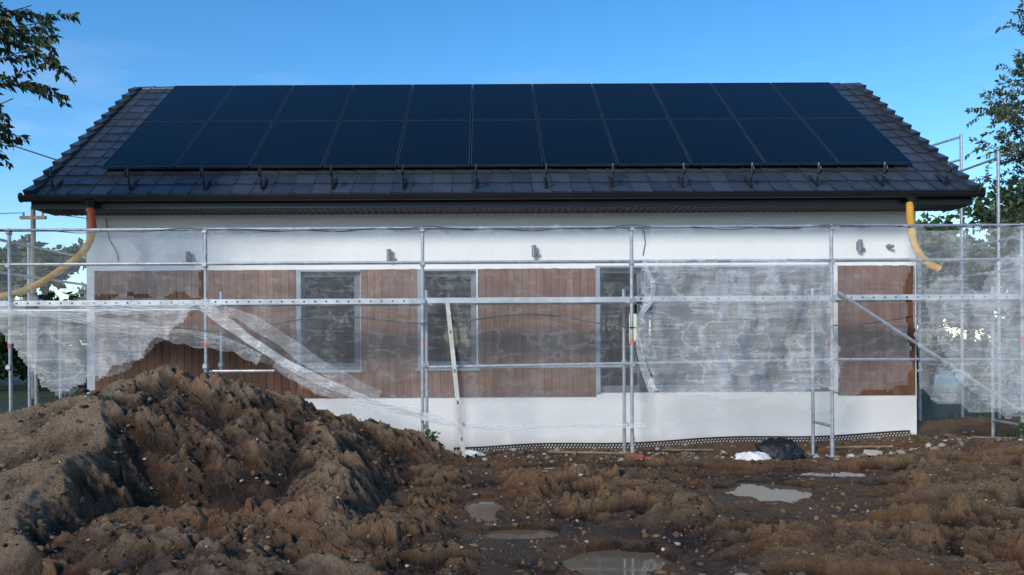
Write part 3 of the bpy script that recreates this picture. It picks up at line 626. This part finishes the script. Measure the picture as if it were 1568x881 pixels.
# ------------------------------------------------------------------ vegetation
def leaves(name,C,D,L,Wd,mat,parent):
    n=len(C); D=D/np.linalg.norm(D,axis=1,keepdims=True)
    r=rng.normal(size=(n,3)); S=np.cross(D,r); S/=np.linalg.norm(S,axis=1,keepdims=True)
    L=L[:,None]; Wd=Wd[:,None]; Nn=np.cross(D,S)
    V=np.stack([C,C+D*L*.45+S*Wd+Nn*L*.05,C+D*L-Nn*L*.08,C+D*L*.45-S*Wd+Nn*L*.05],1).reshape(-1,3)
    return np_mesh(name,V,np.arange(4*n).reshape(-1,4),mat,parent)
def tree(name,base,top,tr,ends,ntw,twl,lsz,lmat,droop=.5,step=.05,lw=.22,npl=2):
    e=empty(name); m=MB(); base=Vector(base); top=Vector(top)
    trunk=cr([base,base.lerp(top,.35)+Vector((.12,-.08,0)),base.lerp(top,.7)+Vector((-.1,.1,0)),top],5)
    m.tube(trunk,[tr*(1-.85*i/(len(trunk)-1)) for i in range(len(trunk))],10)
    C=[];D=[]
    for en in ends:
        en=Vector(en); h=max(.25,min(.95,(en.z-base.z)/(top.z-base.z)*.8-.05)); st=trunk[int(h*(len(trunk)-1))]
        mid=st.lerp(en,.5)+Vector((random.uniform(-.2,.2),random.uniform(-.2,.2),.35)); lp=cr([st,mid,en],7)
        m.tube(lp,[max(.007,tr*.26*(1-.93*i/(len(lp)-1))) for i in range(len(lp))],6)
        for k in range(ntw):
            t=random.uniform(.35,1); i=min(int(t*(len(lp)-1)),len(lp)-2); p=lp[i].copy()
            d=(lp[i+1]-lp[i]).normalized()+Vector((random.gauss(0,.7),random.gauss(0,.7),random.gauss(0,.5))); d.normalize()
            L=twl*random.uniform(.5,1.2); q=[p]; nst=max(3,int(L/step))
            for s in range(nst):
                d=(d+Vector((random.gauss(0,.06),random.gauss(0,.06),-droop*.06))).normalized(); p=p+d*step; q.append(p.copy())
                for sd in range(npl):
                    if random.random()<.9:
                        r=Vector((random.gauss(0,1),random.gauss(0,1),random.gauss(0,1))); r=(r-d*r.dot(d)).normalized()
                        C.append(tuple(p)); D.append(tuple(d*.6+r*.8+Vector((0,0,-droop*.7))))
            m.tube(q[::2]+[q[-1]],[.0035]*len(q[::2]+[q[-1]]),4)
    m.obj('trunk_and_limbs',M_bark,e,True); n=len(C)
    L=lsz*rng.uniform(.6,1.25,n); leaves('foliage',np.array(C),np.array(D),L,L*lw,lmat,e)
endsL=[(-5.55,9.8,6.2),(-5.45,10,5.72),(-5.3,9.6,5.3),(-5.75,10.1,5.0),(-5.75,9.7,4.65),(-5.95,10,4.4),(-5.9,9.6,5.7),(-6.2,10.4,6.6),(-6.2,9.6,4.9),(-5.8,10.2,6.0),(-5.35,9.9,5.55)]
for i in range(14):
    a=random.uniform(1.2,5.2); endsL.append((-8.4+2.1*math.cos(a),9.8+2.0*math.sin(a),random.uniform(4.2,8.6)))
tree('deciduous_tree',(-8.4,9.8,-.1),(-8.0,9.8,8.6),.15,endsL,11,.55,.115,M_leafL,.9,.045,.22,3)
endsR=[]
for i in range(80):
    a=random.uniform(0,6.283); z=random.uniform(3.0,10.3) if i%3 else random.uniform(3.6,7.0)
    rmax=2.05-.7*float(sstep(7.0,8.6,np.array(z))); rr=rmax*random.uniform(.55,1)
    endsR.append((12.7+rr*math.cos(a),17.2+rr*math.sin(a),z))
tree('birch_tree',(12.7,17.2,-.1),(12.75,17.2,10.3),.14,endsR,15,.6,.11,M_leafR,.8,.06,.26,3)
e=empty('tree_line'); m=MB(); C=[]
T=[(-24,34,7.5),(-20.5,31,5.3),(-18.2,29,4.9),(-16.6,30,5.6),(-15,33,5.0),(-13.5,31,4.9),(-28,38,8),(-11,36,5),(-7,38,5),(16.0,29,6.1),(17.3,31,6.4),(18.2,30,6.9),(20.5,31,7.8),(14.0,33,5.6),(24,34,8),(28,38,8),(10,37,5.4),(0,40,5),(5,40,5),(-16,36,6),(-19.5,35,6.5)]
T+=[(x,-24+2.5*math.sin(x*1.7),7.0+1.3*math.sin(x*2.9)) for x in np.arange(-22,23,3.1)]  # row behind the camera, out of view, added to darken the window reflections
for (tx,ty,th) in T:
    m.tube([(tx,ty,-.1),(tx+.2,ty,th*.4),(tx,ty,th*.85)],[.18,.12,.03],7)
    for k in range(20):
        r=random.uniform(.5,1.1); cz=random.uniform(.4,th-.5); sp_=1.9*(1-.45*cz/th)
        c=np.array([tx+random.gauss(0,sp_*.6),ty+random.gauss(0,sp_*.6),cz]); n=220 if ty>0 else 110
        if ty<0: r*=1.25
        v=rng.normal(size=(n,3)); v/=np.linalg.norm(v,axis=1,keepdims=True); v*=r*rng.uniform(.3,1.05,(n,1)); v[:,2]*=.75
        C.append(c+v); m.tube([(tx,ty,max(.5,cz-.8)),tuple(c)],.03,4)
C=np.concatenate(C); n=len(C); L=np.where(C[:,1]<0,.45,.28)*rng.uniform(.5,1.3,n); leaves('foliage',C,rng.normal(size=(n,3)),L,L*.38,M_leafB,e); m.obj('trunks',M_bark,e)
def tuft(cx,cy,rad,h,n):
    a=rng.uniform(0,6.28,n); r=rad*np.sqrt(rng.random(n)); x=cx+r*np.cos(a); y=cy+r*np.sin(a); z=Hsurf(x,y)
    D=np.stack([rng.normal(0,.45,n),rng.normal(0,.45,n),np.ones(n)],-1); L=h*rng.uniform(.4,1.1,n)
    return x,y,z,D,L
def weedplant(cx,cy,h,n):
    m=MB(); z0=hs(cx,cy); C=[];D=[]
    for k in range(6):
        p=Vector((cx,cy,z0-.02)); d=Vector((random.gauss(0,.3),random.gauss(0,.2),1)).normalized(); q=[p]
        for s in range(7):
            p=p+d*h/7*random.uniform(.7,1.1); d=(d+Vector((random.gauss(0,.12),random.gauss(0,.12),0))).normalized(); q.append(p)
            for w in range(n):
                C.append(tuple(p)); D.append((random.gauss(0,1),random.gauss(0,1),random.gauss(.2,.4)))
        m.tube(q,.004,4)
    e=empty('weed_plant'); m.obj('stems',M_weed,e); n_=len(C); L=.075*rng.uniform(.5,1.2,n_); leaves('leaves',np.array(C),np.array(D),L,L*.3,M_weed,e)
weedplant(-.82,10.95,.42,5); weedplant(7.4,10.8,.3,5); weedplant(-.65,11.1,.2,4)
Cx=[];Dx=[];Lx=[]
for (cx,cy,rad,h,n) in[(7.6,11.0,.5,.10,120),(8.2,11.6,.7,.14,200),(6.6,11.9,.4,.1,80),(-1.1,11.2,.3,.1,80),(-7.2,13.5,1.2,.2,500),(9,14,1.5,.22,350),(-9,17,2.5,.3,700)]:
    x,y,z,D,L=tuft(cx,cy,rad,h,n); Cx.append(np.stack([x,y,z-.01],-1));Dx.append(D);Lx.append(L)
Cx=np.concatenate(Cx);Dx=np.concatenate(Dx);Lx=np.concatenate(Lx); leaves('grass',Cx,Dx,Lx,Lx*.06,M_weed,None)
e=empty('utility_pole'); m=MB(); m.tube([(-14.2,25,-.1),(-14.2,25,6.0)],[.10,.07],10); m.box(-14.6,-13.8,24.95,25.05,5.6,5.7)
for x in(-14.5,-13.9): m.tube([(x,25,5.7),(x,25,5.82)],.03,8)
m.obj('pole',M_pole,e); m=MB(); m.tube([(-14.5,25,5.8),(-22,25.5,5.75),(-34,26,6.6)],.012,5); m.tube([(-13.9,25,5.8),(-8,27,5.2),(0,30,5.3)],.012,5); m.obj('wires',M_cable,e)
m=MB(); m.tube([(-16,20.1,8.3),(-12.6,17.9,6.8),(-9.77,16,5.75),(-7.6,14.56,4.95),(-6.27,13.7,4.5)],.013,5); m.obj('overhead_cable',M_cable)

# ------------------------------------------------------------------ light, world, camera
az=(-.55,-.84); el=R(28)
w=bpy.data.worlds.new('World'); scene.world=w; w.use_nodes=True; nt=w.node_tree; nt.nodes.clear()
o=nt.nodes.new('ShaderNodeOutputWorld'); bg=nt.nodes.new('ShaderNodeBackground'); sk=nt.nodes.new('ShaderNodeTexSky')
sk.sky_type='NISHITA'; sk.sun_disc=False; sk.sun_elevation=el; sk.sun_rotation=math.atan2(az[0],az[1]); sk.air_density=1.0; sk.dust_density=.2; sk.ozone_density=3.0
hsv=nt.nodes.new('ShaderNodeHueSaturation'); hsv.inputs['Saturation'].default_value=1.3; hsv.inputs['Value'].default_value=1.45; hsv.inputs['Hue'].default_value=.499
tc=nt.nodes.new('ShaderNodeTexCoord'); mp=nt.nodes.new('ShaderNodeMapping'); mp.inputs['Scale'].default_value=(1.3,1.3,5.5); mp.inputs['Rotation'].default_value=(.25,.3,0)
nz=nt.nodes.new('ShaderNodeTexNoise'); nz.inputs['Scale'].default_value=2.6; nz.inputs['Detail'].default_value=8; nz.inputs['Roughness'].default_value=.6
cr1=nt.nodes.new('ShaderNodeValToRGB'); cr1.color_ramp.elements[0].position=.50; cr1.color_ramp.elements[1].position=.82
sx=nt.nodes.new('ShaderNodeSeparateXYZ'); cr2=nt.nodes.new('ShaderNodeValToRGB'); cr2.color_ramp.elements[0].position=.02; cr2.color_ramp.elements[0].color=(1,1,1,1); cr2.color_ramp.elements[1].position=.36; cr2.color_ramp.elements[1].color=(0,0,0,1)
mm=nt.nodes.new('ShaderNodeMath'); mm.operation='MULTIPLY'; mx=nt.nodes.new('ShaderNodeMix'); mx.data_type='RGBA'; mx.inputs[7].default_value=(7,7.4,8,1)
L=nt.links.new
L(tc.outputs['Generated'],mp.inputs[0]);L(mp.outputs[0],nz.inputs['Vector']);L(nz.outputs['Fac'],cr1.inputs[0]);L(tc.outputs['Generated'],sx.inputs[0]);L(sx.outputs[2],cr2.inputs[0])
L(cr1.outputs[0],mm.inputs[0]);L(cr2.outputs[0],mm.inputs[1]);L(sk.outputs[0],hsv.inputs['Color']);L(hsv.outputs[0],mx.inputs[6]);L(mm.outputs[0],mx.inputs[0]);L(mx.outputs[2],bg.inputs[0]);L(bg.outputs[0],o.inputs[0])
bg.inputs[1].default_value=.14
sl=bpy.data.lights.new('sun','SUN'); sl.energy=3.1; sl.angle=R(13); sl.color=(1,.93,.82); so=bpy.data.objects.new('sun',sl); col.objects.link(so)
d=Vector((az[0]*math.cos(el),az[1]*math.cos(el),math.sin(el))); so.rotation_euler=d.to_track_quat('Z','Y').to_euler(); so.location=(-20,-20,30)
cd=bpy.data.cameras.new('camera'); cam=bpy.data.objects.new('camera',cd); col.objects.link(cam); scene.camera=cam
cam.location=(0,0,1.64); cam.rotation_euler=(R(90),R(.3),0); cd.sensor_width=36; cd.lens=27.94; cd.shift_x=.02615; cd.shift_y=.0539; cd.clip_end=3000; cd.clip_start=.05
scene.view_settings.view_transform='Standard'; scene.view_settings.look='None'; scene.view_settings.exposure=0
